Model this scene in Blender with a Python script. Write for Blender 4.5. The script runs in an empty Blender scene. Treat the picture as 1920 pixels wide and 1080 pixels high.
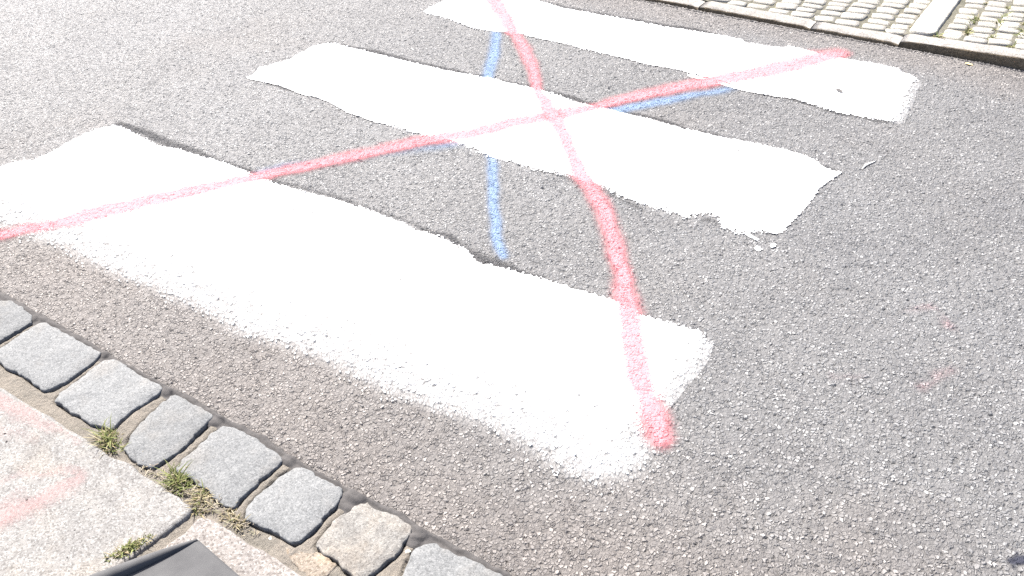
import bpy, math, random
import numpy as np
from mathutils import Matrix

random.seed(7)
rng = np.random.default_rng(7)
scene = bpy.context.scene
COL = scene.collection

# ------------------------------------------------------------------ camera
# World axes: +X runs along the street, +Y across it, metres; the camera stands at eye height on the near pavement.
cam_data = bpy.data.cameras.new('camera')
cam = bpy.data.objects.new('camera', cam_data)
COL.objects.link(cam)
CAM_R = [[0.8324572, 0.5522989, -0.0445079], [0.3129911, -0.5349978, -0.7847381], [-0.4572216, 0.6393303, -0.6182275]]
cam_data.sensor_width = 36.0
cam_data.lens = 31.4991
cam_data.clip_start = 0.05
cam_data.clip_end = 400.0
cam.matrix_world = Matrix(((CAM_R[0][0], -CAM_R[1][0], -CAM_R[2][0], 0.0),
                           (CAM_R[0][1], -CAM_R[1][1], -CAM_R[2][1], 0.0),
                           (CAM_R[0][2], -CAM_R[1][2], -CAM_R[2][2], 1.6),
                           (0, 0, 0, 1)))
scene.camera = cam

# ------------------------------------------------------------------ sky, sun, exposure
SUN_EL = math.radians(51)
SUN_X, SUN_Y = -0.91, 0.415                       # horizontal direction towards the sun
world = bpy.data.worlds.new('World')
scene.world = world
world.use_nodes = True
wn = world.node_tree
bg = wn.nodes['Background']
sky = wn.nodes.new('ShaderNodeTexSky')
sky.sky_type = 'NISHITA'
sky.sun_disc = False
sky.air_density = 0.5
sky.dust_density = 3.0
sky.ozone_density = 0.3
sky.sun_elevation = SUN_EL
sky.sun_rotation = math.atan2(SUN_X, SUN_Y)
wn.links.new(sky.outputs[0], bg.inputs[0])
bg.inputs[1].default_value = 0.11
sun_data = bpy.data.lights.new('sun', 'SUN')
sun_data.energy = 4.2
sun_data.angle = math.radians(0.53)
sun_data.color = (1.0, 0.965, 0.92)
sun = bpy.data.objects.new('sun', sun_data)
COL.objects.link(sun)
from mathutils import Vector
to_sun = Vector((SUN_X * math.cos(SUN_EL), SUN_Y * math.cos(SUN_EL), math.sin(SUN_EL)))
sun.rotation_euler = to_sun.to_track_quat('Z', 'Y').to_euler()
sun.location = (0, 0, 8)
scene.view_settings.view_transform = 'Standard'
scene.view_settings.look = 'None'
scene.view_settings.gamma = 1.0
scene.view_settings.exposure = 1.98
scene.view_settings.use_curve_mapping = False
scene.render.engine = 'CYCLES'
scene.cycles.use_denoising = False
scene.cycles.max_bounces = 6
scene.cycles.transparent_max_bounces = 16

# ------------------------------------------------------------------ measured outlines, in metres on the ground
NEAR = {"out":[[-3.2019,1.2994],[-3.1916,1.3358],[-3.1721,1.3778],[-3.1339,1.3902],[-3.1358,1.4203],[-3.125,1.458],[-3.1326,1.5089],[-3.1385,1.5713],[-3.1369,1.6299],[-3.1237,1.6812],[-3.097,1.7157],[-3.0626,1.7296],[-2.9232,1.7141],[-2.7965,1.6999],[-2.7098,1.7207],[-2.6008,1.7231],[-2.474,1.7371],[-2.3676,1.733],[-2.3208,1.7219],[-2.2087,1.7282],[-2.1129,1.7347],[-1.9352,1.7547],[-1.7982,1.7587],[-1.6627,1.7578],[-1.61,1.7465],[-1.5372,1.7544],[-1.4939,1.7526],[-1.4613,1.7449],[-1.4088,1.7428],[-1.3602,1.7169],[-1.3306,1.7029],[-1.2814,1.7161],[-1.2119,1.7262],[-1.1409,1.7318],[-1.0544,1.7387],[-0.9701,1.7453],[-0.8892,1.7539],[-0.8124,1.7343],[-0.7502,1.7394],[-0.6831,1.7481],[-0.6355,1.7559],[-0.6105,1.7136],[-0.5987,1.6604],[-0.5992,1.5836],[-0.6059,1.5415],[-0.6039,1.4945],[-0.608,1.4642],[-0.6132,1.4252],[-0.6194,1.3722],[-0.6199,1.3319],[-0.6135,1.2795],[-0.609,1.2501],[-0.6222,1.2309],[-0.6504,1.2063],[-0.6949,1.1978],[-0.7312,1.1984],[-0.7604,1.2153],[-0.8154,1.2154],[-0.8567,1.2205],[-0.8978,1.2243],[-0.9897,1.2192],[-1.0622,1.2058],[-1.1433,1.2011],[-1.2025,1.1881],[-1.2671,1.1908],[-1.3358,1.1898],[-1.4079,1.1927],[-1.4696,1.1907],[-1.5458,1.1833],[-1.6343,1.1697],[-1.7199,1.1507],[-1.7848,1.161],[-1.846,1.1665],[-1.9049,1.1686],[-2.0081,1.1574],[-2.1132,1.1647],[-2.1974,1.1525],[-2.3223,1.1495],[-2.4142,1.1484],[-2.5195,1.1548],[-2.6334,1.1448],[-2.7036,1.1327],[-2.7557,1.1316],[-2.8179,1.1325],[-2.8909,1.1354],[-2.9475,1.1411],[-3.0846,1.1253],[-3.1779,1.1405],[-3.2144,1.2025],[-3.2084,1.2612]],"soft":[0.004,0.004,0.004,0.004,0.004,0.004,0.004,0.004,0.004,0.004,0.004,0.004,0.004,0.004,0.004,0.004,0.004,0.004,0.004,0.004,0.004,0.004,0.004,0.004,0.004,0.004,0.004,0.004,0.004,0.004,0.004,0.004,0.004,0.004,0.004,0.004,0.004,0.004,0.004,0.004,0.004,0.028,0.028,0.028,0.028,0.028,0.028,0.028,0.028,0.028,0.095,0.095,0.095,0.095,0.095,0.095,0.095,0.095,0.095,0.095,0.095,0.095,0.095,0.095,0.095,0.095,0.095,0.095,0.095,0.095,0.095,0.095,0.095,0.095,0.095,0.095,0.095,0.095,0.095,0.095,0.095,0.095,0.095,0.095,0.095,0.095,0.006,0.006,0.006,0.006]}
MID = {"out":[[-2.9546,2.2845],[-2.9516,2.3215],[-2.9792,2.3791],[-2.9638,2.4117],[-2.9418,2.4542],[-2.9237,2.5012],[-2.9242,2.5579],[-2.9252,2.5959],[-2.9324,2.6443],[-2.9137,2.6939],[-2.8822,2.7303],[-2.8517,2.7396],[-2.788,2.7331],[-2.6666,2.7382],[-2.5129,2.7368],[-2.3409,2.742],[-2.2047,2.749],[-2.104,2.7619],[-2.0305,2.7725],[-1.9251,2.7726],[-1.8275,2.7809],[-1.7246,2.7769],[-1.6268,2.7562],[-1.4984,2.7596],[-1.3849,2.7618],[-1.2957,2.7621],[-1.2051,2.7549],[-1.1219,2.7589],[-1.0389,2.7591],[-0.9623,2.7702],[-0.8871,2.7811],[-0.8291,2.7829],[-0.7733,2.7882],[-0.734,2.7846],[-0.6929,2.7741],[-0.6602,2.7595],[-0.6345,2.7374],[-0.6038,2.7267],[-0.58,2.7361],[-0.5686,2.7228],[-0.5812,2.6846],[-0.5931,2.6395],[-0.6005,2.6088],[-0.6015,2.5598],[-0.5996,2.5134],[-0.6025,2.4618],[-0.6075,2.4032],[-0.6114,2.3432],[-0.6192,2.2956],[-0.63,2.2795],[-0.6827,2.2624],[-0.7283,2.2263],[-0.7548,2.2276],[-0.7838,2.2343],[-0.8054,2.2557],[-0.8192,2.2753],[-0.8493,2.2824],[-0.8625,2.2714],[-0.8852,2.241],[-0.9043,2.2232],[-0.9522,2.2272],[-1.0083,2.2271],[-1.0565,2.2284],[-1.1235,2.2269],[-1.1954,2.2498],[-1.2391,2.2557],[-1.3026,2.2588],[-1.3674,2.262],[-1.4243,2.2502],[-1.47,2.2367],[-1.5158,2.2397],[-1.5725,2.2412],[-1.6363,2.2351],[-1.6994,2.2428],[-1.7401,2.2507],[-1.7923,2.2571],[-1.843,2.2604],[-1.9007,2.2557],[-1.9543,2.2445],[-2.0276,2.2413],[-2.1077,2.2447],[-2.208,2.238],[-2.2678,2.2448],[-2.3536,2.2482],[-2.4287,2.2691],[-2.4994,2.2834],[-2.5615,2.2873],[-2.6109,2.2769],[-2.6783,2.2844],[-2.7645,2.294],[-2.8237,2.2907],[-2.8798,2.2837],[-2.9365,2.2766]],"soft":[0.003,0.003,0.003,0.003,0.003,0.003,0.003,0.003,0.003,0.003,0.003,0.003,0.003,0.003,0.003,0.003,0.003,0.003,0.003,0.003,0.003,0.003,0.003,0.003,0.003,0.003,0.003,0.003,0.003,0.003,0.003,0.003,0.003,0.003,0.003,0.003,0.003,0.003,0.003,0.004,0.004,0.004,0.004,0.004,0.004,0.004,0.004,0.004,0.004,0.004,0.014,0.014,0.014,0.014,0.014,0.014,0.014,0.014,0.014,0.014,0.014,0.014,0.014,0.014,0.014,0.014,0.014,0.014,0.014,0.014,0.014,0.014,0.014,0.014,0.014,0.014,0.014,0.014,0.014,0.014,0.014,0.003,0.003,0.003,0.003,0.003,0.003,0.003,0.003,0.003,0.003,0.003,0.003],"blobs":[[[-0.6605,2.1848],[-0.6513,2.1996],[-0.6361,2.1863],[-0.6416,2.1706],[-0.6531,2.1702]],[[-0.6264,2.2171],[-0.6218,2.2357],[-0.6107,2.2326],[-0.6089,2.2146],[-0.6174,2.2065]],[[-0.7157,2.2335],[-0.7078,2.2479],[-0.6913,2.241],[-0.6622,2.2317],[-0.665,2.2173],[-0.6888,2.2261]]]}
FAR = {"out":[[-2.7341,3.227],[-2.7437,3.2602],[-2.7385,3.317],[-2.7331,3.3746],[-2.7158,3.4392],[-2.6387,3.5591],[-2.4785,3.6068],[-2.3453,3.5939],[-2.2462,3.5816],[-2.1461,3.5638],[-2.0619,3.5692],[-1.9758,3.5689],[-1.8696,3.5798],[-1.7597,3.5792],[-1.6525,3.5787],[-1.5529,3.5891],[-1.4552,3.5993],[-1.3594,3.6093],[-1.2833,3.6033],[-1.2625,3.5821],[-1.1807,3.5869],[-1.114,3.5968],[-1.0788,3.6277],[-1.0094,3.6269],[-0.9153,3.6157],[-0.8268,3.6148],[-0.7218,3.6237],[-0.6256,3.6177],[-0.6074,3.5882],[-0.5652,3.5831],[-0.54,3.5638],[-0.5345,3.5025],[-0.5306,3.4109],[-0.5196,3.3313],[-0.514,3.2373],[-0.5079,3.1793],[-0.549,3.1569],[-0.6221,3.145],[-0.7171,3.136],[-0.8029,3.1527],[-0.8898,3.1657],[-0.9694,3.1533],[-1.0114,3.1514],[-1.0752,3.1483],[-1.151,3.1715],[-1.2436,3.1765],[-1.3177,3.1872],[-1.3914,3.1934],[-1.4621,3.1906],[-1.5316,3.183],[-1.664,3.1969],[-1.7933,3.1969],[-1.9325,3.2066],[-2.0674,3.2017],[-2.1568,3.2087],[-2.2205,3.1961],[-2.3065,3.1721],[-2.3899,3.1636],[-2.4935,3.1808],[-2.5735,3.2048],[-2.6546,3.2075],[-2.7015,3.2059]],"soft":[0.004,0.004,0.004,0.004,0.004,0.004,0.004,0.004,0.004,0.004,0.004,0.004,0.004,0.004,0.004,0.004,0.004,0.004,0.004,0.004,0.004,0.004,0.004,0.004,0.004,0.004,0.004,0.004,0.004,0.004,0.004,0.022,0.022,0.022,0.022,0.022,0.01,0.01,0.01,0.01,0.01,0.01,0.01,0.01,0.01,0.01,0.01,0.01,0.01,0.01,0.01,0.01,0.01,0.01,0.01,0.01,0.01,0.01,0.01,0.01,0.01,0.01],"blobs":[[[-1.3407,3.1862],[-1.2212,3.1775],[-1.0839,3.1701],[-0.9953,3.1652],[-0.9939,3.1504],[-1.0841,3.1435],[-1.2207,3.1504],[-1.334,3.1616]]]}
RED_LONG = [[-2.827,0.9536,0.0452,0.9],[-2.7793,1.0363,0.0456,0.95],[-2.7348,1.1042,0.042,0.95],[-2.6838,1.1692,0.0387,0.9],[-2.6351,1.237,0.0533,1.15],[-2.5941,1.3122,0.0575,1.15],[-2.4958,1.4555,0.0546,1.1],[-2.3943,1.6034,0.0518,1.1],[-2.3043,1.7189,0.0357,0.85],[-2.2123,1.8368,0.0378,0.9],[-2.1262,1.9659,0.0421,0.92],[-2.0352,2.0955,0.0428,0.92],[-1.9368,2.2221,0.0436,0.9],[-1.8694,2.2961,0.0517,1.05],[-1.806,2.3775,0.0512,1.08],[-1.7358,2.4873,0.0499,1.08],[-1.657,2.5886,0.0507,1.05],[-1.5792,2.6955,0.0514,1.05],[-1.5228,2.7614,0.035,0.85],[-1.4723,2.8399,0.0408,0.97],[-1.4189,2.9156,0.0457,1],[-1.3364,3.0289,0.0489,1],[-1.2483,3.1356,0.0499,0.98],[-1.1735,3.2251,0.0648,1.0],[-1.0995,3.3204,0.0763,1.0],[-1.0128,3.4464,0.0773,1.0],[-0.9413,3.5602,0.0717,1.0],[-0.8963,3.6256,0.0581,1.0],[-0.8785,3.6531,0.0512,0.9]]
RED_BEND = [[-2.662,3.6391,0.0518,1.1],[-2.4938,3.4797,0.0518,1.08],[-2.359,3.3585,0.0474,1.05],[-2.2516,3.2559,0.0455,1.05],[-2.1585,3.1676,0.0344,0.9],[-2.0544,3.0724,0.0361,0.97],[-1.96,2.968,0.0312,0.97],[-1.8612,2.8461,0.0278,0.97],[-1.7907,2.7627,0.0257,0.85],[-1.7118,2.6843,0.0354,1.05],[-1.5905,2.5766,0.0361,1.08],[-1.5012,2.4857,0.0339,1.05],[-1.4076,2.3839,0.0326,1.05],[-1.3199,2.2887,0.0348,1.05],[-1.2464,2.2324,0.0335,0.95],[-1.1758,2.1605,0.0349,1],[-1.0903,2.0686,0.0329,0.98],[-1.0121,1.9658,0.0326,0.96],[-0.936,1.8573,0.0329,0.93],[-0.8711,1.7673,0.0392,1.05],[-0.8128,1.6816,0.0436,1.08],[-0.7546,1.5914,0.0449,1.08],[-0.6969,1.5093,0.0454,1.08],[-0.6455,1.4522,0.0394,0.9],[-0.599,1.3967,0.0393,0.95],[-0.5661,1.3528,0.037,0.9]]
BLUE_CROSS = [[-2.3793,3.3482,0.0312,0.8],[-2.2801,3.1721,0.0296,0.85],[-2.1905,3.0329,0.0297,0.95],[-2.1197,2.9137,0.0308,1],[-2.0607,2.7966,0.0304,1],[-2.0129,2.7088,0.0262,0.9],[-1.8791,2.5171,0.0247,0.8],[-1.7495,2.3485,0.0235,0.8],[-1.6496,2.2277,0.0236,0.85],[-1.5632,2.112,0.0236,0.95],[-1.4662,1.977,0.0226,0.95],[-1.3923,1.8783,0.0227,0.95],[-1.333,1.806,0.0232,0.95],[-1.2878,1.7683,0.0203,0.7]]
BLUE_LONG = [[-2.3146,1.7544,0.0377,0.38],[-2.2766,1.8219,0.0385,0.38],[-2.2129,1.8917,0.0383,0.2],[-2.1133,1.9516,0.0381,0.12],[-2.005,2.0595,0.0385,0.18],[-1.9197,2.1685,0.0466,0.36],[-1.8755,2.2064,0.0462,0.4],[-1.7824,2.3441,0.039,0.6],[-1.6517,2.5048,0.0397,0.6],[-1.5218,2.6773,0.0403,0.7],[-1.4249,2.7945,0.0408,0.82],[-1.3283,2.918,0.0433,0.8],[-1.2278,3.0397,0.0402,0.62],[-1.1507,3.1182,0.0369,0.6],[-1.1038,3.1647,0.0262,0.2]]
PATCH = [[[-0.2012,2.1419,0.0409,0.12],[-0.16,2.145,0.0472,0.15],[-0.1374,2.1373,0.0291,0.08],[-0.1145,2.1097,0.0349,0.18],[-0.0914,2.1031,0.0265,0.09]],[[-0.0923,1.8451,0.0295,0.15],[-0.0728,1.8788,0.0209,0.11],[-0.0639,1.9108,0.0323,0.15],[-0.0374,1.9446,0.0277,0.15]],[[-0.2741,1.7626,0.0287,0.1],[-0.2215,1.7897,0.0324,0.09]],[[-0.1794,1.7434,0.0286,0.06],[-0.1433,1.7504,0.0285,0.06]]]
CORNER_MARK = [[[0.1928,1.4506,0.0074,0.45],[0.1921,1.4263,0.0083,0.5],[0.1911,1.4096,0.0064,0.35]],[[0.1883,1.4255,0.0117,0.6],[0.2142,1.4474,0.0143,0.7],[0.2318,1.4598,0.0147,0.6]]]
STREAKS = [[[-3.0893,1.7349,0.0186,0.8],[-2.9611,1.7364,0.0241,0.95],[-2.8087,1.7349,0.0231,0.9],[-2.6525,1.7299,0.0234,0.8],[-2.4916,1.7403,0.02,0.6],[-2.3205,1.7344,0.0196,0.8],[-2.1253,1.7474,0.0141,0.4],[-1.9194,1.7637,0.0163,0.5],[-1.6724,1.7698,0.0128,0.4],[-1.4965,1.7644,0.0162,0.7],[-1.3919,1.7333,0.0242,0.9],[-1.2905,1.7293,0.0232,0.9],[-1.1954,1.7298,0.0141,0.7],[-1.09,1.7381,0.0117,0.6],[-0.9571,1.7529,0.0092,0.5]],[[-2.8906,2.7394,0.0146,0.5],[-2.6781,2.7516,0.0163,0.9],[-2.3509,2.7549,0.018,0.9],[-2.0843,2.7725,0.0156,0.8],[-1.8327,2.7891,0.0148,0.7],[-1.6269,2.777,0.016,0.9],[-1.3909,2.7733,0.0156,0.9],[-1.1253,2.7662,0.0133,0.7],[-0.9253,2.7775,0.0113,0.4]],[[-2.3145,3.5937,0.0176,0.5],[-2.0396,3.5806,0.0175,0.6],[-1.7654,3.5904,0.0203,0.8],[-1.4601,3.6102,0.0194,0.8],[-1.2568,3.5978,0.0132,0.4]],[[-0.9903,3.1524,0.0135,0.5],[-0.8693,3.1667,0.015,0.8],[-0.7184,3.1401,0.0145,0.7],[-0.5467,3.1488,0.0124,0.7]],[[-0.6321,2.7468,0.0112,0.8],[-0.6041,2.7385,0.0101,0.8],[-0.5724,2.7404,0.0087,0.3]],[[-2.8338,2.2853,0.0101,0.5],[-2.7026,2.2936,0.0134,0.8],[-2.608,2.2894,0.009,0.5]],[[-1.4781,2.2322,0.0105,0.4],[-1.4083,2.2591,0.0164,0.7],[-1.3009,2.2559,0.0118,0.6],[-1.189,2.2382,0.0168,0.6],[-1.0596,2.2158,0.0163,0.6]],[[-0.8605,2.2586,0.0211,0.5],[-0.8293,2.2695,0.0205,0.6],[-0.7944,2.2383,0.0099,0.5]],[[-3.1266,1.4031,0.0127,0.6],[-3.1122,1.5294,0.0171,0.6],[-3.1008,1.7386,0.0219,0.7]]]
SETTS = [[[-2.4552,0.7134],[-2.4893,0.7911],[-2.4496,0.8346],[-2.4161,0.8513],[-2.3602,0.85],[-2.2992,0.8412],[-2.2772,0.8267],[-2.2788,0.7774],[-2.2761,0.7266],[-2.2839,0.6835],[-2.376,0.6673]],[[-2.2555,0.826],[-2.2348,0.8463],[-2.2058,0.8473],[-2.1285,0.8454],[-2.0526,0.8464],[-1.9896,0.8486],[-1.9792,0.8324],[-1.9741,0.7867],[-1.9718,0.7359],[-1.9766,0.6914],[-1.988,0.6755],[-2.0406,0.676],[-2.0956,0.6806],[-2.1544,0.6742],[-2.1974,0.6777],[-2.2333,0.681],[-2.2508,0.7109],[-2.2556,0.7543],[-2.2562,0.7961]],[[-1.9536,0.8305],[-1.9361,0.8482],[-1.8966,0.8475],[-1.8218,0.8445],[-1.7513,0.8449],[-1.7266,0.8438],[-1.7195,0.8277],[-1.7242,0.7893],[-1.7315,0.7457],[-1.7244,0.7032],[-1.7215,0.6759],[-1.7543,0.6705],[-1.7863,0.6658],[-1.8311,0.6684],[-1.8668,0.6641],[-1.9032,0.6661],[-1.9343,0.6672],[-1.9446,0.6789],[-1.9468,0.7025],[-1.9504,0.7371],[-1.9542,0.789]],[[-1.6878,0.8222],[-1.6883,0.8397],[-1.6696,0.8465],[-1.6162,0.8478],[-1.5482,0.8456],[-1.5387,0.8407],[-1.5286,0.8113],[-1.5271,0.7713],[-1.5204,0.7295],[-1.5245,0.6881],[-1.527,0.6712],[-1.5311,0.6498],[-1.5653,0.646],[-1.6026,0.6444],[-1.6364,0.655],[-1.6533,0.6726],[-1.6693,0.7055],[-1.6791,0.7453],[-1.6848,0.7911]],[[-1.4936,0.8263],[-1.4744,0.84],[-1.4409,0.8438],[-1.3853,0.8472],[-1.3371,0.8409],[-1.2892,0.841],[-1.2831,0.8313],[-1.2814,0.7985],[-1.2864,0.7494],[-1.2841,0.7062],[-1.2771,0.6756],[-1.2818,0.6642],[-1.3175,0.6681],[-1.3641,0.6749],[-1.4229,0.6787],[-1.4812,0.6728],[-1.4909,0.7047],[-1.4925,0.7464],[-1.4954,0.7905]],[[-1.2463,0.8292],[-1.2291,0.8397],[-1.1974,0.8386],[-1.1556,0.8403],[-1.1146,0.842],[-1.0938,0.8387],[-1.0867,0.8237],[-1.084,0.7891],[-1.0864,0.7522],[-1.0818,0.7172],[-1.087,0.693],[-1.0901,0.6751],[-1.1236,0.6752],[-1.1627,0.6722],[-1.1992,0.6661],[-1.2375,0.6659],[-1.2572,0.7052],[-1.2573,0.7546],[-1.2558,0.7955]],[[-1.0326,0.8413],[-1.0146,0.8403],[-0.9918,0.8407],[-0.9563,0.8457],[-0.9159,0.844],[-0.8972,0.8408],[-0.8955,0.824],[-0.8957,0.7953],[-0.8911,0.7808],[-0.8933,0.7517],[-0.9001,0.7202],[-0.9015,0.6999],[-0.9066,0.6791],[-0.9335,0.68],[-0.9679,0.6887],[-0.9975,0.6948],[-1.0366,0.6908],[-1.0547,0.7002],[-1.0571,0.7243],[-1.0613,0.7644],[-1.0548,0.7935],[-1.0462,0.8209]],[[-0.8558,0.8215],[-0.844,0.8304],[-0.8233,0.8368],[-0.7801,0.8372],[-0.7331,0.8464],[-0.678,0.8461],[-0.617,0.8504],[-0.6141,0.8069],[-0.6492,0.7369],[-0.6734,0.6818],[-0.7144,0.676],[-0.7669,0.6838],[-0.8418,0.7222],[-0.8595,0.765],[-0.8644,0.7942]]]
CHIP = [[-1.1094,0.6563],[-1.0897,0.6685],[-1.0614,0.6765],[-1.0313,0.6889],[-1.0008,0.6922],[-0.9767,0.6873],[-0.9738,0.6709],[-0.9809,0.656],[-0.9865,0.6363],[-1.0181,0.6315],[-1.0536,0.6396],[-1.0919,0.6467]]
SLAB1 = [[-2.1063,0.6226],[-1.9692,0.6262],[-1.8573,0.6269],[-1.8247,0.6256],[-1.7594,0.6281],[-1.6895,0.6245],[-1.6453,0.622],[-1.5888,0.6352],[-1.5519,0.6293],[-1.5025,0.6298],[-1.4517,0.6282],[-1.4044,0.6286],[-1.3624,0.6282],[-1.3423,0.6216],[-1.3431,0.6041],[-1.3456,0.5674],[-1.3514,0.5343],[-1.3575,0.5064],[-1.3587,0.46],[-1.3638,0.4021]]
SLAB2 = [[-1.3285,0.6097],[-1.3272,0.6207],[-1.3167,0.6237],[-1.282,0.6299],[-1.2453,0.6275],[-1.2023,0.6264],[-1.1761,0.6265],[-1.1561,0.6261],[-1.1217,0.6317],[-1.0782,0.6277],[-1.0412,0.6294],[-1.0123,0.6279]]
GAP = [[-1.3337,0.5781],[-1.342,0.5483],[-1.3445,0.5144],[-1.3437,0.4912]]
SEALANT_OUT = [[-2.714,0.8517],[-2.5007,0.863],[-2.4075,0.8649],[-2.3515,0.8635],[-2.2804,0.8633],[-2.1793,0.8603],[-2.0979,0.8636],[-2.0072,0.8584],[-1.947,0.8568],[-1.843,0.8581],[-1.7589,0.8568],[-1.7158,0.8597],[-1.6555,0.8665],[-1.5763,0.8591],[-1.5069,0.8583],[-1.4495,0.8617],[-1.3745,0.8663],[-1.3053,0.8548],[-1.2646,0.8545],[-1.2037,0.8538],[-1.1445,0.8531],[-1.093,0.8539],[-1.0466,0.8558],[-0.9911,0.8621],[-0.9399,0.863],[-0.8935,0.8534],[-0.8427,0.8555],[-0.7849,0.8579],[-0.7428,0.8591],[-0.6821,0.8574],[-0.6017,0.8561]]
BLOBS = [[-2.2947,0.8383,0.018],[-1.9762,0.8493,0.016],[-1.714,0.8426,0.02],[-1.5273,0.8417,0.028],[-1.2762,0.8398,0.024],[-1.0697,0.8242,0.036],[-1.0663,0.8437,0.03],[-0.886,0.8401,0.026],[-0.882,0.8185,0.022],[-0.6662,0.8554,0.03]]
PLATE = [[-1.2715,0.5679],[-1.3689,0.3963],[-1.1189,0.5516],[-1.3221,0.4815]]
TUFTS = [[-1.697,0.6544],[-1.447,0.6571],[-1.3598,0.6496],[-1.2557,0.6534],[-1.3849,0.4773]]
LEAF = [[-0.768,3.3139]]
KERBLEAF = [[-0.3983,3.7836]]
PEBBLE = [[-1.1512,0.6602],[-0.9388,0.7502],[-0.8757,0.7924]]
TWIG = [[-0.522,2.7845],[-0.5184,2.8145],[-0.5088,2.836],[-0.4996,2.8533]]
CRUMBS = [[-1.9341,0.5284],[-1.9059,0.5149],[-1.6993,0.4354],[-1.5299,0.4422],[-1.4818,0.39],[-1.5957,0.5454],[-1.8652,0.4726],[-1.5538,0.495],[-1.6621,0.6391]]
PINK = [[[-2.137,0.5518,0.0434,0.55],[-2.0508,0.5881,0.0429,0.6],[-1.95,0.5986,0.0346,0.6],[-1.8495,0.6065,0.027,0.5],[-1.751,0.613,0.0225,0.4]],[[-2.0136,0.5072,0.0309,0.4],[-1.923,0.5372,0.0301,0.35],[-1.8441,0.5585,0.022,0.3]],[[-1.7067,0.3482,0.0515,0.7],[-1.6849,0.4127,0.0506,0.7],[-1.6663,0.468,0.0443,0.65],[-1.6579,0.5182,0.0372,0.6],[-1.6764,0.5383,0.0206,0.5],[-1.7192,0.5179,0.0262,0.45],[-1.7669,0.4794,0.0232,0.4],[-1.7994,0.4317,0.0277,0.35]]]
FARSLAB = [[-0.6773,3.9334],[-0.5657,3.9531],[-0.573,4.318],[-0.6648,4.3511]]
KERB_JOINT = [-1.59,-1.06,-0.686]

# ------------------------------------------------------------------ helpers
def smooth(a, b, x):
    t = np.clip((x - a) / (b - a), 0, 1)
    return t * t * (3 - 2 * t)

def vnoise(x, y, seed=0):
    xi = np.floor(x).astype(np.int64); yi = np.floor(y).astype(np.int64)
    fx = x - xi; fy = y - yi
    fx = fx * fx * (3 - 2 * fx); fy = fy * fy * (3 - 2 * fy)
    def h(a, b):
        n = (a * 374761393 + b * 668265263 + seed * 974634577) & 0x7fffffff
        n = ((n ^ (n >> 13)) * 1274126177) & 0x7fffffff
        return ((n ^ (n >> 16)) & 0xffff) / 65535.0
    return (h(xi, yi) * (1 - fx) + h(xi + 1, yi) * fx) * (1 - fy) + (h(xi, yi + 1) * (1 - fx) + h(xi + 1, yi + 1) * fx) * fy

def link(name, mesh, parent=None):
    o = bpy.data.objects.new(name, mesh)
    COL.objects.link(o)
    if parent is not None:
        o.parent = parent
    return o

def tag(o, label=None, cat=None, group=None, kind=None):
    if label: o['label'] = label
    if cat: o['category'] = cat
    if group: o['group'] = group
    if kind: o['kind'] = kind
    return o

def mesh_np(name, verts, quads, mat, attrs=None, shade=True):
    me = bpy.data.meshes.new(name)
    nv, nq = len(verts), len(quads)
    me.vertices.add(nv)
    me.vertices.foreach_set('co', np.asarray(verts, np.float32).ravel())
    me.loops.add(nq * 4)
    me.loops.foreach_set('vertex_index', np.asarray(quads, np.int32).ravel())
    me.polygons.add(nq)
    me.polygons.foreach_set('loop_start', np.arange(0, nq * 4, 4, dtype=np.int32))
    me.polygons.foreach_set('use_smooth', np.ones(nq, dtype=bool) if shade else np.zeros(nq, dtype=bool))
    me.update(calc_edges=True)
    for k, a in (attrs or {}).items():
        at = me.attributes.new(k, 'FLOAT', 'POINT')
        at.data.foreach_set('value', np.asarray(a, np.float32))
    me.materials.append(mat)
    return me

def mesh_py(name, verts, faces, mat, smooth_shade=True):
    me = bpy.data.meshes.new(name)
    me.from_pydata([tuple(map(float, v)) for v in verts], [], faces)
    me.update()
    if smooth_shade:
        me.polygons.foreach_set('use_smooth', [True] * len(me.polygons))
    me.materials.append(mat)
    return me

def seg_dist(X, Y, pts, closed):
    """distance to a polyline, index of nearest segment and parameter on it"""
    best = np.full(X.shape, 1e9); idx = np.zeros(X.shape, int); par = np.zeros(X.shape)
    n = len(pts)
    for i in range(n if closed else n - 1):
        ax, ay = pts[i][:2]; bx, by = pts[(i + 1) % n][:2]
        dx, dy = bx - ax, by - ay
        L = dx * dx + dy * dy + 1e-12
        t = np.clip(((X - ax) * dx + (Y - ay) * dy) / L, 0, 1)
        d = (X - ax - t * dx) ** 2 + (Y - ay - t * dy) ** 2
        m = d < best
        best[m] = d[m]; idx[m] = i; par[m] = t[m]
    return np.sqrt(best), idx, par

def inside(X, Y, pts):
    c = np.zeros(X.shape, bool); n = len(pts)
    for i in range(n):
        ax, ay = pts[i][:2]; bx, by = pts[(i + 1) % n][:2]
        cond = ((ay > Y) != (by > Y))
        with np.errstate(divide='ignore', invalid='ignore'):
            c ^= cond & (X < (bx - ax) * (Y - ay) / (by - ay + 1e-15) + ax)
    return c

def resample(pts, n, closed=True):
    p = np.array([q[:2] for q in pts], float)
    if closed: p = np.vstack([p, p[:1]])
    s = np.concatenate([[0], np.cumsum(np.hypot(*np.diff(p, axis=0).T))])
    t = np.linspace(0, s[-1], n + (1 if closed else 0))
    if closed: t = t[:-1]
    return np.stack([np.interp(t, s, p[:, 0]), np.interp(t, s, p[:, 1])], 1)

def ccw(p):
    p = np.asarray(p, float)
    a = np.sum(p[:, 0] * np.roll(p[:, 1], -1) - np.roll(p[:, 0], -1) * p[:, 1])
    return p if a > 0 else p[::-1]

def inset(p, d):
    """offset a closed ccw outline inwards"""
    t = np.roll(p, -1, 0) - np.roll(p, 1, 0)
    t /= np.linalg.norm(t, axis=1)[:, None] + 1e-12
    return p + np.stack([-t[:, 1], t[:, 0]], 1) * d

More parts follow.
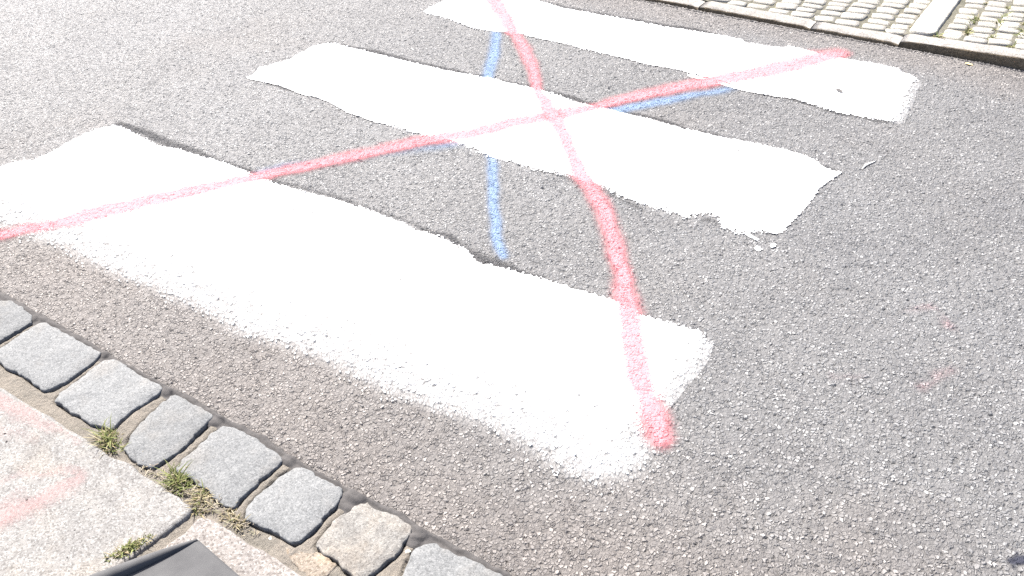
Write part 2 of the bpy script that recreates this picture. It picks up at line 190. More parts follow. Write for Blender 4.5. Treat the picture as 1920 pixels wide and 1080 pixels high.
# ------------------------------------------------------------------ materials
def new_mat(name):
    m = bpy.data.materials.new(name)
    m.use_nodes = True
    nt = m.node_tree
    b = nt.nodes['Principled BSDF']
    return m, nt, b, nt.nodes['Material Output']

class N:
    """small wrapper for wiring shader nodes"""
    def __init__(s, nt): s.nt = nt
    def add(s, t, **k):
        n = s.nt.nodes.new(t)
        for a, v in k.items(): setattr(n, a, v)
        return n
    def put(s, sock, v):
        if hasattr(v, 'is_linked') or isinstance(v, bpy.types.NodeSocket): s.nt.links.new(v, sock)
        else: sock.default_value = v
    def m(s, op, a, b=0.0, c=0.0, clamp=False):
        n = s.add('ShaderNodeMath', operation=op, use_clamp=clamp)
        for i, v in enumerate((a, b, c)): s.put(n.inputs[i], v)
        return n.outputs[0]
    def vm(s, op, a, b=None, out=0):
        n = s.add('ShaderNodeVectorMath', operation=op)
        s.put(n.inputs[0], a)
        if b is not None: s.put(n.inputs[1], b)
        return n.outputs[out]
    def ss(s, x, a, b):
        n = s.add('ShaderNodeMapRange', interpolation_type='SMOOTHSTEP')
        s.put(n.inputs['Value'], x); s.put(n.inputs['From Min'], a); s.put(n.inputs['From Max'], b)
        return n.outputs[0]
    def noise(s, vec, scale, detail=2.0, rough=0.5, dim='3D'):
        n = s.add('ShaderNodeTexNoise', noise_dimensions=dim)
        if vec is not None: s.nt.links.new(vec, n.inputs['Vector'])
        n.inputs['Scale'].default_value = scale; n.inputs['Detail'].default_value = detail
        n.inputs['Roughness'].default_value = rough
        return n.outputs[0]
    def mix(s, f, a, b, blend='MIX'):
        n = s.add('ShaderNodeMix', data_type='RGBA', blend_type=blend)
        s.put(n.inputs[0], f); s.put(n.inputs[6], a); s.put(n.inputs[7], b)
        return n.outputs[2]
    def ramp(s, x, stops):
        n = s.add('ShaderNodeValToRGB')
        r = n.color_ramp
        while len(r.elements) < len(stops): r.elements.new(0.5)
        for e, (p, c) in zip(r.elements, stops): e.position = p; e.color = (*c, 1)
        s.nt.links.new(x, n.inputs[0])
        return n.outputs[0]
    def attr(s, name):
        return s.add('ShaderNodeAttribute', attribute_name=name).outputs['Fac']
    def bump(s, h, dist, strength=1.0):
        n = s.add('ShaderNodeBump')
        n.inputs['Distance'].default_value = dist; n.inputs['Strength'].default_value = strength
        s.nt.links.new(h, n.inputs['Height'])
        return n.outputs[0]

def g3(v, w=0.0): return (v * (1 + w), v, v * (1 - w))
def c4(c): return (*c, 1.0)

# relief of the asphalt: chippings as tilted facets with binder between them, shared by the road and every paint film on it
def stone_group():
    g = bpy.data.node_groups.new('chippings', 'ShaderNodeTree')
    for nm in ('Height', 'Stone', 'Random', 'Random2'):
        g.interface.new_socket(nm, in_out='OUTPUT', socket_type='NodeSocketFloat')
    n = N(g)
    out = n.add('NodeGroupOutput')
    pos = n.add('ShaderNodeNewGeometry').outputs['Position']
    flat = n.vm('MULTIPLY', pos, (1, 1, 0))
    wn_ = n.add('ShaderNodeTexNoise', noise_dimensions='2D')
    g.links.new(flat, wn_.inputs['Vector']); wn_.inputs['Scale'].default_value = 130; wn_.inputs['Detail'].default_value = 1
    warp = n.vm('MULTIPLY', n.vm('SUBTRACT', wn_.outputs['Color'], (.5, .5, .5)), (1.1, 1.1, 0))
    P = n.vm('ADD', n.vm('SCALE', flat), warp)
    P.node.inputs[0].links[0].from_node.inputs['Scale'].default_value = 112
    v1 = n.add('ShaderNodeTexVoronoi', voronoi_dimensions='2D', feature='F1')
    ve = n.add('ShaderNodeTexVoronoi', voronoi_dimensions='2D', feature='DISTANCE_TO_EDGE')
    for v in (v1, ve):
        g.links.new(P, v.inputs['Vector']); v.inputs['Scale'].default_value = 1.0
    sep = n.add('ShaderNodeSeparateColor'); g.links.new(v1.outputs['Color'], sep.inputs[0])
    e = ve.outputs['Distance']
    base = n.ss(e, 0.01, 0.24)
    tilt = n.vm('DOT_PRODUCT', n.vm('SUBTRACT', P, v1.outputs['Position']), n.vm('SUBTRACT', v1.outputs['Color'], (.5, .5, .5)), out=1)
    lvl = n.m('SUBTRACT', n.m('MULTIPLY_ADD', n.ss(sep.outputs[2], .15, .95), 0.80, 0.22), n.m('MULTIPLY', n.ss(sep.outputs[1], .13, .06), .75))
    h = n.m('MULTIPLY', base, n.m('MULTIPLY_ADD', tilt, 1.5, lvl))
    fine = n.noise(flat, 700, 2, .6)
    big = n.noise(flat, 26, 2, .5)
    H = n.m('ADD', n.m('MULTIPLY_ADD', fine, .22, h), n.m('MULTIPLY', big, .5))
    g.links.new(H, out.inputs['Height']); g.links.new(h, out.inputs['Stone'])
    g.links.new(sep.outputs[0], out.inputs['Random']); g.links.new(sep.outputs[1], out.inputs['Random2'])
    return g
CHIPS = stone_group()
RELIEF = 0.0037

def chip_nodes(nt, out, n, amp=RELIEF, filled=False):
    gn = n.add('ShaderNodeGroup'); gn.node_tree = CHIPS
    d = n.add('ShaderNodeDisplacement')
    d.inputs['Midlevel'].default_value = 0.6; d.inputs['Scale'].default_value = amp
    if filled: nt.links.new(n.m('MULTIPLY', n.attr('relief'), amp), d.inputs['Scale'])   # paint fills the pores of the road
    nt.links.new(gn.outputs['Height'], d.inputs['Height'])
    nt.links.new(d.outputs[0], out.inputs['Displacement'])
    return gn

def pos_of(n): return n.add('ShaderNodeNewGeometry').outputs['Position']

def make_asphalt():
    m, nt, b, out = new_mat('asphalt'); n = N(nt)
    gn = chip_nodes(nt, out, n); m.displacement_method = 'BOTH'
    pos = pos_of(n)
    stone = n.ramp(gn.outputs['Random'], [(0, (.098, .0985, .0995)), (.5, (.129, .1295, .130)), (.84, (.160, .160, .159)), (1, (.218, .217, .213))])
    binder = c4((.088, .087, .086))
    col = n.mix(n.ss(gn.outputs['Stone'], .05, .6), binder, stone)
    # dust from the gutter and the kerb, in drifts
    sep = n.add('ShaderNodeSeparateXYZ'); nt.links.new(pos, sep.inputs[0])
    drift = n.noise(pos, 1.3, 4, .6)
    near = n.ss(n.m('ADD', sep.outputs[1], n.m('MULTIPLY', drift, -.9)), 1.15, .45)
    farr = n.ss(n.m('ADD', sep.outputs[1], n.m('MULTIPLY', drift, .5)), 3.72, 4.05)
    col = n.mix(n.m('MULTIPLY', near, .95), col, n.mix(1.0, col, c4((.93, .845, .785)), 'MULTIPLY'))
    dust = n.m('MAXIMUM', farr, n.m('MULTIPLY', n.ss(drift, .52, .75), .5))
    col = n.mix(n.m('MULTIPLY', dust, .8), col, n.mix(1.0, col, c4((1.07, .99, .93)), 'MULTIPLY'))
    blot = n.noise(pos, 3.1, 5, .6)
    col = n.mix(1.0, col, n.ramp(blot, [(.25, (.86, .86, .87)), (.5, (1, 1, 1)), (.75, (1.12, 1.12, 1.12))]), 'MULTIPLY')
    # a worn, polished wheel track along the middle of the lane
    track = n.ss(n.m('ABSOLUTE', n.m('ADD', n.m('SUBTRACT', sep.outputs[1], 2.35), n.m('MULTIPLY', n.m('SUBTRACT', n.noise(pos, .9, 4, .6), .5), .9))), .85, .1)
    track = n.m('MULTIPLY', track, n.ss(n.noise(pos, 2.2, 5, .65), .30, .62))
    col = n.mix(n.m('MULTIPLY', track, .9), col, n.mix(1.0, col, c4((.99, 1.0, 1.015)), 'MULTIPLY'))
    nt.links.new(col, b.inputs['Base Color'])
    nt.links.new(n.m('SUBTRACT', n.m('MULTIPLY_ADD', gn.outputs['Random2'], .2, .55), n.m('MULTIPLY', track, .0)), b.inputs['Roughness'])
    b.inputs['Specular IOR Level'].default_value = .34
    return m

def film(name, build):
    """a film of paint on the chippings: build(n, gn, pos) returns colour and coverage"""
    m, nt, b, out = new_mat(name); n = N(nt)
    gn = chip_nodes(nt, out, n, filled=True); m.displacement_method = 'BOTH'
    col, cov, rough = build(n, gn, pos_of(n))
    n.put(b.inputs['Base Color'], col); n.put(b.inputs['Roughness'], rough)
    b.inputs['Specular IOR Level'].default_value = .10
    tr = n.add('ShaderNodeBsdfTransparent'); mx = n.add('ShaderNodeMixShader')
    nt.links.new(cov, mx.inputs[0]); nt.links.new(tr.outputs[0], mx.inputs[1]); nt.links.new(b.outputs[0], mx.inputs[2])
    nt.links.new(mx.outputs[0], out.inputs['Surface'])
    return m

def white_build(n, gn, pos):
    sd, soft = n.attr('edge_distance'), n.attr('edge_softness')
    rag = n.m('ADD', n.m('MULTIPLY', n.m('SUBTRACT', n.noise(pos, 22, 3, .6), .5), .016), n.m('MULTIPLY', n.m('SUBTRACT', n.noise(pos, 95, 3, .65), .5), .020))
    sdr = n.m('ADD', sd, n.m('MULTIPLY', rag, n.m('MULTIPLY_ADD', soft, 18., .55)))
    cov = n.m('DIVIDE', sdr, soft)
    hh = gn.outputs['Stone']
    a = n.ss(n.m('ADD', n.m('MULTIPLY_ADD', cov, .7, .32), n.m('MULTIPLY', n.m('SUBTRACT', hh, .45), 1.1)), .38, .58)
    pit = n.m('MULTIPLY', n.ss(hh, .20, .05), n.ss(n.noise(pos, 9, 4, .7), .46, .62))
    pit = n.m('MULTIPLY', pit, n.ss(n.noise(pos, 160, 2, .6), .50, .60))
    a = n.m('MULTIPLY', a, n.m('SUBTRACT', 1.0, n.m('MULTIPLY', pit, 1.0)))
    hole = n.m('MULTIPLY', n.ss(n.m('SUBTRACT', n.noise(pos, 150, 3, .6), n.m('MULTIPLY', n.m('MAXIMUM', sd, 0.0), 1.35)), .43, .50), n.m('MULTIPLY', n.ss(soft, .05, .09), n.ss(hh, .75, .3)))
    a = n.m('MULTIPLY', a, n.m('SUBTRACT', 1.0, n.m('MULTIPLY', hole, .85)))
    # thin overspray past a soft edge
    mist = n.m('MULTIPLY', n.ss(sd, -.085, .005), n.m('MULTIPLY', n.ss(soft, .006, .04), n.m('MULTIPLY_ADD', n.m('MULTIPLY_ADD', n.ss(hh, .0, .6), .5, .5), n.m('MULTIPLY_ADD', n.noise(pos, 30, 3, .6), .9, .0), 0.0)))
    a = n.m('MAXIMUM', a, mist)
    col = n.ramp(n.noise(pos, 5, 4, .6), [(.3, (.70, .70, .69)), (.7, (.80, .80, .79))])
    return col, a, .6

def spray_build(rgb, top):
    def f(n, gn, pos):
        s = n.attr('coverage')
        grain = n.noise(pos, 420, 2, .6)
        x = n.m('ADD', s, n.m('ADD', n.m('MULTIPLY', n.m('SUBTRACT', gn.outputs['Stone'], .45), .06), n.m('MULTIPLY', n.m('SUBTRACT', grain, .5), .10)))
        a = n.m('MULTIPLY', n.ss(x, .0, .82), top)
        a = n.m('MULTIPLY', a, n.ss(s, 0.015, .12))
        return c4(rgb), a, .8
    return f

MAT_ASPHALT = make_asphalt()
MAT_WHITE = film('white_road_paint', white_build)
MAT_RED = film('red_spray_paint', spray_build((.45, .172, .188), .89))
MAT_BLUE = film('blue_spray_paint', spray_build((.172, .240, .355), .68))
MAT_TAR = film('dark_residue', spray_build((.060, .060, .062), .62))
MAT_DARK_MARK = film('dark_blue_film', spray_build((.030, .032, .045), .95))  # dark blue-grey colour of the corner mark

def granite(name, dark, mid, light, scale, warm=None, grain_bump=.0012, big_bump=.004, clouds=1.0):
    m, nt, b, out = new_mat(name); n = N(nt)
    tc = n.add('ShaderNodeTexCoord').outputs['Object']
    oi = n.add('ShaderNodeObjectInfo')
    co = n.vm('ADD', tc, n.vm('SCALE', oi.outputs['Location']))
    v = n.add('ShaderNodeTexVoronoi'); nt.links.new(co, v.inputs['Vector']); v.inputs['Scale'].default_value = scale
    sep = n.add('ShaderNodeSeparateColor'); nt.links.new(v.outputs['Color'], sep.inputs[0])
    speck = n.ramp(sep.outputs[0], [(0, dark), (.16, dark), (.3, mid), (.72, mid), (.9, light), (1, light)])
    fine = n.noise(co, scale * 2.2, 3, .65)
    col = n.mix(.30, speck, n.ramp(fine, [(.3, dark), (.5, mid), (.72, light)]))
    blot = n.noise(co, 9, 4, .6)
    if warm:
        col = n.mix(n.m('MULTIPLY', n.ss(blot, .48, .72), .75), col, n.mix(1.0, col, c4(warm), 'MULTIPLY'))
    cloud = n.noise(co, 19, 5, .65)
    col = n.mix(clouds, col, n.mix(1.0, col, n.ramp(cloud, [(.28, (.78, .78, .79)), (.5, (1, 1, 1)), (.72, (1.18, 1.17, 1.15))]), 'MULTIPLY'))
    rv = n.m('MULTIPLY_ADD', oi.outputs['Random'], .16, .92)
    hs = n.add('ShaderNodeHueSaturation'); nt.links.new(rv, hs.inputs['Value']); nt.links.new(col, hs.inputs['Color'])
    nt.links.new(hs.outputs[0], b.inputs['Base Color'])
    b.inputs['Roughness'].default_value = .85
    b.inputs['Specular IOR Level'].default_value = .22
    hgt = n.m('ADD', n.m('MULTIPLY', n.noise(co, scale * 1.1, 3, .6), grain_bump), n.m('MULTIPLY', n.noise(co, 38, 4, .55), big_bump))
    nt.links.new(n.bump(hgt, 1.0, .9), b.inputs['Normal'])
    return m
MAT_SETT = granite('grey_granite', (0.0769, 0.0794, 0.0795), (0.1175, 0.1206, 0.1207), (0.1624, 0.1650, 0.1640), 300, (1.05, 1.0, .95), .0010, .0045, .15)
MAT_SETT_WARM = granite('buff_granite', (0.0919, 0.0870, 0.0799), (0.1483, 0.1425, 0.1318), (0.1984, 0.1935, 0.1806), 280, (1.1, 1.0, .9), .0016, .006)
MAT_CHIP = granite('yellow_granite', (0.1064, 0.0851, 0.0627), (0.1848, 0.1568, 0.1254), (0.2464, 0.2128, 0.1756), 240, (1.1, 1.0, .85), .002, .006)
MAT_SLAB = granite('pale_granite', (0.0766, 0.0729, 0.0684), (0.1400, 0.1359, 0.1290), (0.2078, 0.2044, 0.1962), 290, (1.06, 1.0, .93), .0012, .003)
MAT_SLAB_WARM = granite('rosy_granite', (0.0771, 0.0671, 0.0604), (0.1520, 0.1397, 0.1288), (0.2256, 0.2180, 0.2074), 240, (1.06, .99, .92), .0014, .003)
MAT_COBBLE = granite('cream_granite', (0.2390, 0.2258, 0.1925), (0.3081, 0.2935, 0.2577), (0.3719, 0.3586, 0.3188), 160, (.92, .92, 1.0), .002, .006)
MAT_KERB = granite('kerb_granite', (.13, .12, .108), (.20, .19, .175), (.27, .26, .24), 220, (1.0, .97, .93), .002, .006)

MAT_KERB_SHADE = granite('shaded_kerb_granite', (0.0720, 0.0556, 0.0365), (0.1260, 0.1002, 0.0668), (0.1800, 0.1463, 0.1008), 200, (1.0, .97, .90), .002, .006)  # darker kerb granite, shade of the road-facing side painted into its colour

def earth(name, a, bcol, scale, amp):
    m, nt, b, out = new_mat(name); n = N(nt)
    pos = pos_of(n)
    f = n.noise(pos, scale, 6, .7); f2 = n.noise(pos, 7, 3, .6); f3 = n.noise(pos, scale * 5, 2, .6)
    col = n.ramp(n.m('ADD', n.m('MULTIPLY', f, .6), n.m('MULTIPLY', f3, .4)), [(.3, a), (.7, bcol)])
    col = n.mix(n.ss(f2, .4, .7), col, n.mix(1.0, col, c4((.8, .82, .82)), 'MULTIPLY'))
    nt.links.new(col, b.inputs['Base Color']); b.inputs['Roughness'].default_value = .9
    b.inputs['Specular IOR Level'].default_value = .2
    nt.links.new(n.bump(n.m('ADD', n.m('MULTIPLY', f, amp), n.m('MULTIPLY', f3, amp * .35)), 1.0, 1.0), b.inputs['Normal'])
    return m
MAT_DIRT = earth('sandy_joint_dirt', (.105, .093, .078), (.195, .175, .148), 120, .006)
MAT_MOSS = earth('mossy_joint_dirt', (.058, .056, .040), (.138, .130, .104), 60, .006)
MAT_EARTH = earth('bare_earth', (.10, .09, .07), (.16, .145, .12), 30, .01)

def make_sealant():
    m, nt, b, out = new_mat('bitumen_sealant'); n = N(nt)
    pos = pos_of(n)
    col = n.ramp(n.noise(pos, 60, 4, .6), [(.3, (.040, .038, .037)), (.7, (.068, .064, .062))])
    nt.links.new(col, b.inputs['Base Color']); b.inputs['Roughness'].default_value = .85; b.inputs['Specular IOR Level'].default_value = .15
    nt.links.new(n.bump(n.m('ADD', n.m('MULTIPLY', n.noise(pos, 70, 3, .5), .002), n.m('MULTIPLY', n.noise(pos, 400, 2, .6), .0007)), 1.0, .8), b.inputs['Normal'])
    return m
MAT_SEALANT = make_sealant()

def make_rubber():
    m, nt, b, out = new_mat('grey_rubber'); n = N(nt)
    pos = pos_of(n)
    col = n.ramp(n.noise(pos, 16, 5, .6), [(.3, (.055, .055, .056)), (.7, (.078, .078, .078))])
    nt.links.new(col, b.inputs['Base Color']); b.inputs['Roughness'].default_value = .85
    b.inputs['Specular IOR Level'].default_value = .18
    nt.links.new(n.bump(n.m('ADD', n.m('MULTIPLY', n.noise(pos, 12, 3, .5), .004), n.m('MULTIPLY', n.noise(pos, 500, 2, .6), .0001)), 1.0, .6), b.inputs['Normal'])
    return m
MAT_RUBBER = make_rubber()

def make_blade():
    m, nt, b, out = new_mat('grass_blade'); n = N(nt)
    col = n.add('ShaderNodeAttribute', attribute_name='blade_colour').outputs['Color']
    nt.links.new(col, b.inputs['Base Color']); b.inputs['Roughness'].default_value = .6
    b.inputs['Specular IOR Level'].default_value = .3
    tl = n.add('ShaderNodeBsdfTranslucent'); nt.links.new(col, tl.inputs[0])
    mx = n.add('ShaderNodeMixShader'); mx.inputs[0].default_value = .3
    nt.links.new(b.outputs[0], mx.inputs[1]); nt.links.new(tl.outputs[0], mx.inputs[2]); nt.links.new(mx.outputs[0], out.inputs['Surface'])
    return m
MAT_BLADE = make_blade()

def plain(name, rgb, rough=.7):
    m, nt, b, out = new_mat(name); n = N(nt)
    col = n.mix(n.noise(pos_of(n), 90, 3, .6), c4(tuple(x * .75 for x in rgb)), c4(tuple(min(1, x * 1.25) for x in rgb)))
    nt.links.new(col, b.inputs['Base Color']); b.inputs['Roughness'].default_value = rough
    return m
MAT_LEAF = plain('dry_leaf', (.045, .042, .040)); MAT_YLEAF = plain('yellow_leaf', (.50, .38, .16))
MAT_PEBBLE = plain('white_pebble', (.55, .52, .42)); MAT_TWIG = plain('pale_straw', (.55, .54, .50)); MAT_CRUMB = plain('dark_crumb', (.035, .030, .028))

def slab_spray():
    m, nt, b, out = new_mat('faded_pink_paint'); n = N(nt)
    pos = pos_of(n); s = n.attr('coverage')
    x = n.m('ADD', s, n.m('MULTIPLY', n.m('SUBTRACT', n.noise(pos, 130, 4, .7), .5), .7))
    a = n.m('MULTIPLY', n.ss(x, .1, 1.1), .50)
    a = n.m('MULTIPLY', a, n.ss(s, .01, .12))
    b.inputs['Base Color'].default_value = c4((.30, .165, .160)); b.inputs['Roughness'].default_value = .75
    tr = n.add('ShaderNodeBsdfTransparent'); mx = n.add('ShaderNodeMixShader')
    nt.links.new(a, mx.inputs[0]); nt.links.new(tr.outputs[0], mx.inputs[1]); nt.links.new(b.outputs[0], mx.inputs[2])
    nt.links.new(mx.outputs[0], out.inputs['Surface'])
    return m
MAT_PINK = slab_spray()

# ------------------------------------------------------------------ ground and road
V0, V1 = 0.846, 3.838
def axis(a, b, step):
    out = [a]
    while out[-1] < b: out.append(out[-1] + step(out[-1]))
    out[-1] = b
    return out
va = np.array(axis(V0, V1, lambda v: .0020 if v > 3.79 else .0030 + .0026 * (v - V0) / 3))
core = axis(-4.95, .45, lambda u: .0032 + .0038 * max(0, (-1.2 - u) / 3.75) + .002 * max(0, u))
left = []; x, s = -4.95, .02
while x > -60: x -= s; s *= 1.25; left.append(x)
right = []; x, s = .45, .02
while x < 60: x += s; s *= 1.25; right.append(x)
ua = np.array(left[::-1] + core + right)
UU, VV = np.meshgrid(ua, va)                       # rows along v
NU, NV = len(ua), len(va)
ROAD_Z = -.014 * np.exp(-((VV - 3.8175 - .004 * (vnoise(UU * 9, UU * 0, 15) - .5)) / .004) ** 2) - .012 * smooth(3.828, 3.838, VV) + .003 * (vnoise(UU * 1.7, VV * 1.7, 5) - .5) - .004 * smooth(.875, .848, VV)
ix = np.arange(NU * NV).reshape(NV, NU)
QUADS = np.stack([ix[:-1, :-1], ix[:-1, 1:], ix[1:, 1:], ix[1:, :-1]], -1)

gsize = 150.0
ground = link('ground', mesh_py('ground', [(-gsize, -gsize, -.16), (gsize, -gsize, -.16), (gsize, gsize, -.16), (-gsize, gsize, -.16)], [(0, 1, 2, 3)], MAT_EARTH, False))
tag(ground, kind='structure')
road = link('road', mesh_np('road', np.stack([UU, VV, ROAD_Z], -1).reshape(-1, 3), QUADS.reshape(-1, 4), MAT_ASPHALT))
tag(road, kind='structure')

def film_mesh(name, keep, offset, mat, attrs):
    """take the road quads that a film covers (boolean on grid nodes), lifted by offset so the film follows the same chippings"""
    q = keep[:-1, :-1] | keep[:-1, 1:] | keep[1:, 1:] | keep[1:, :-1]
    quads = QUADS[q]
    used = np.unique(quads)
    remap = np.full(NU * NV, -1, np.int64); remap[used] = np.arange(len(used))
    co = np.stack([UU.ravel()[used], VV.ravel()[used], ROAD_Z.ravel()[used] + offset], -1)
    return mesh_np(name, co, remap[quads], mat, {k: a.ravel()[used] for k, a in attrs.items()})

def window(u0, u1, v0, v1):
    i0, i1 = np.searchsorted(ua, [u0, u1]); j0, j1 = np.searchsorted(va, [v0, v1])
    return slice(max(j0 - 1, 0), min(j1 + 1, NV)), slice(max(i0 - 1, 0), min(i1 + 1, NU))

WHITE = np.full(UU.shape, -1.0)                   # depth inside the white paint
def relief_of(sd): return 1.0 - .42 * smooth(.002, .02, sd)

def stripe(data, label, offset=.0032, margin=.095):
    pts = data['out']
    us = [p[0] for p in pts]; vs = [p[1] for p in pts]
    w = window(min(us) - .1, max(us) + .16, min(vs) - .12, max(vs) + .1)
    X, Y = UU[w], VV[w]
    d, idx, par = seg_dist(X, Y, pts, True)
    sd = np.where(inside(X, Y, pts), d, -d)
    soft = np.array(data['soft']); n = len(soft)
    so = soft[idx] * (1 - par) + soft[(idx + 1) % n] * par
    for bl in data.get('blobs', []):
        d2, _, _ = seg_dist(X, Y, bl, True)
        s2 = np.where(inside(X, Y, bl), d2, -d2)
        so = np.where(s2 > sd, .002, so); sd = np.maximum(sd, s2)
    S = np.full(UU.shape, -1.0); S[w] = sd
    SO = np.full(UU.shape, .01); SO[w] = so
    np.maximum(WHITE, np.where(SO > .05, S - .03, S), out=WHITE)
    mg = np.where(SO > .03, margin, .02)
    o = link('zebra_stripe', film_mesh('zebra_stripe', S > -mg, offset, MAT_WHITE, {'edge_distance': S, 'edge_softness': SO, 'relief': relief_of(np.where(SO > .05, S - .03, S))}))
    return tag(o, label, 'zebra stripe', 'zebra stripes across the asphalt road')

def spray(name, lines, offset, mat, label=None, cat=None, group=None, wob=.12, parent=None, kind=None, power=1.65):
    cov = np.zeros(UU.shape)
    for L in lines:
        us = [p[0] for p in L]; vs = [p[1] for p in L]; hw = max(p[2] for p in L)
        w = window(min(us) - 3 * hw, max(us) + 3 * hw, min(vs) - 3 * hw, max(vs) + 3 * hw)
        X, Y = UU[w], VV[w]
        X2 = X + (vnoise(X * 14, Y * 14, 3) - .5) * hw * wob * 2; Y2 = Y + (vnoise(X * 14, Y * 14, 9) - .5) * hw * wob * 2
        d, idx, par = seg_dist(X2, Y2, L, False)
        A = np.array(L); nx = np.minimum(idx + 1, len(L) - 1)
        half = A[idx, 2] * (1 - par) + A[nx, 2] * par
        st = A[idx, 3] * (1 - par) + A[nx, 3] * par
        c = st * np.exp(-np.abs(d / (half * .80)) ** power) * (.86 + .28 * vnoise(X * 30, Y * 30, 21))
        cov[w] = np.maximum(cov[w], np.minimum(c, 1.25))
    o = link(name, film_mesh(name, cov > .015, offset, mat, {'coverage': cov, 'relief': relief_of(WHITE)}), parent)
    if cat: tag(o, label, cat, group)
    if kind: o['kind'] = kind
    return o

for st_ in STREAKS:
    spray('dark_streak', [st_], .0007, MAT_TAR, parent=road, wob=.5)
spray('blue_spray_line', [BLUE_CROSS], .0013, MAT_BLUE, 'short straight blue spray line crossing the gaps between white stripes', 'spray line', 'blue spray lines on the road')
spray('blue_spray_line', [BLUE_LONG], .0014, MAT_BLUE, 'faded blue spray line half hidden along the long red diagonal', 'spray line', 'blue spray lines on the road')
stripe(NEAR, 'broad white painted stripe nearest the granite gutter setts, its lower edge speckled')
stripe(MID, 'white painted stripe in the middle of the three, where the red lines cross')
stripe(FAR, 'white painted stripe beside the far kerb, with a dry leaf on it')
spray('red_spray_line', [RED_LONG], .0040, MAT_RED, 'long thin straight red spray line running diagonally over all three stripes', 'spray line', 'red spray lines crossing out the zebra')
spray('red_spray_line', [RED_BEND], .0046, MAT_RED, 'broad curving red spray line widening toward the near end of the stripes', 'spray line', 'red spray lines crossing out the zebra')
spray('red_spray_patch', PATCH, .0013, MAT_RED, 'faint scattered red spray traces on bare asphalt away from the stripes', 'spray mark', wob=.6, power=1.6)
spray('dark_mark', CORNER_MARK, .0013, MAT_DARK_MARK, 'dark blue-grey stroke on bare asphalt in the corner', 'paint mark', wob=.3, power=5)

# ------------------------------------------------------------------ near gutter: bed, setts, sealant
def bed(name, u0, u1, v0, v1, step, zf, mat):
    us = np.arange(u0, u1 + step, step); vs = np.arange(v0, v1 + step, step)
    X, Y = np.meshgrid(us, vs)
    k = np.arange(X.size).reshape(X.shape)
    q = np.stack([k[:-1, :-1], k[:-1, 1:], k[1:, 1:], k[1:, :-1]], -1).reshape(-1, 4)
    return mesh_np(name, np.stack([X, Y, zf(X, Y)], -1).reshape(-1, 3), q, mat)

def sand(X, Y):
    return .006 * (vnoise(X * 22, Y * 22, 1) - .5) + .004 * (vnoise(X * 70, Y * 70, 2) - .5) + .0025 * (vnoise(X * 190, Y * 190, 4) - .5)
def gutter_z(X, Y):
    z = .0015 + sand(X, Y) * .8
    d = np.full(X.shape, 1e9)
    for s in SETTS:                                   # a shrinkage crack runs round each sett
        m = (X > min(p[0] for p in s) - .03) & (X < max(p[0] for p in s) + .03)
        if m.any():
            dd, _, _ = seg_dist(X[m], Y[m], s, True)
            d[m] = np.minimum(d[m], dd)
    z = z - .016 * smooth(.822, .838, Y)
    return z - .012 * np.exp(-(d / .004) ** 2)
gutter = link('gutter', bed('gutter', -3.4, .4, .560, .853, .004, gutter_z, MAT_DIRT))
tag(gutter, kind='structure')

def stone_mesh(name, outline, mat, top, seed, n=84, depth=.09, rough=.0017, bulge=.004, rnd=.0038):
    p = ccw(resample(outline, n))
    p = (p + np.roll(p, 1, 0) + np.roll(p, -1, 0)) / 3
    c = p.mean(0)
    p = c + (p - c) * 1.006
    t = np.arange(n)
    r = np.random.default_rng(seed)
    nr = np.stack([vnoise(p[:, 0] * 55, p[:, 1] * 55, seed), vnoise(p[:, 0] * 55, p[:, 1] * 55, seed + 1)], 1) - .5
    p = p + nr * .009 + (r.random((n, 2)) - .5) * rough * 2
    rings = []
    def ring(q, z, zn): rings.append(np.column_stack([q, z + (r.random(n) - .5) * zn]))
    ring(inset(p, rnd * .4), top - depth, 0)
    ring(inset(p, rnd * .1), top - .022, rough)
    ring(p, top - rnd, rough)
    ring(inset(p, rnd * .28), top - rnd * .38, rough * .6)
    ring(inset(p, rnd * .9), top - rnd * .05, rough * .5)
    a = inset(p, rnd * .9); ca = a.mean(0)
    for f in (.82, .62, .42, .22):
        for _ in range(8): a = (a * 2 + np.roll(a, 1, 0) + np.roll(a, -1, 0)) / 4
        q = ca + (a - ca) * f
        z = top + bulge * (1 - f ** 2) + .006 * (vnoise(q[:, 0] * 26, q[:, 1] * 26, seed) - .5) * (1 - f ** 6)
        rings.append(np.column_stack([q, z]))
    verts = np.vstack(rings + [np.array([[ca[0], ca[1], top + bulge]])])
    faces = []
    for k in range(len(rings) - 1):
        for i in range(n):
            j = (i + 1) % n
            faces.append((k * n + i, k * n + j, (k + 1) * n + j, (k + 1) * n + i))
    last = (len(rings) - 1) * n
    faces += [(last + i, last + (i + 1) % n, len(verts) - 1) for i in range(n)]
    return mesh_py(name, verts, faces, mat)

for k, s in enumerate(SETTS):
    o = link('sett', stone_mesh('sett', s, MAT_SETT_WARM if k == 6 else MAT_SETT, .008, 40 + k), gutter)
    if k == 6: o['label'] = 'rough buff sett, browner than the grey ones'
def spare_sett(u0, u1, k):
    q = [(u0, .70), (u1, .69), (u1, .845), (u0, .84)]
    link('sett', stone_mesh('sett', q, MAT_SETT, .008, 90 + k), gutter)
u = -2.51
for k in range(4): w_ = random.uniform(.17, .22); spare_sett(u - w_, u, k); u -= w_ + .035
u = -.56
for k in range(4): w_ = random.uniform(.16, .22); spare_sett(u, u + w_, 10 + k); u += w_ + .035
ch = link('chipped_stone', stone_mesh('chipped_stone', CHIP, MAT_CHIP, .004, 77, n=30, rough=.003, rnd=.006), gutter)
ch['label'] = 'small broken yellowish stone wedged beside the buff sett'

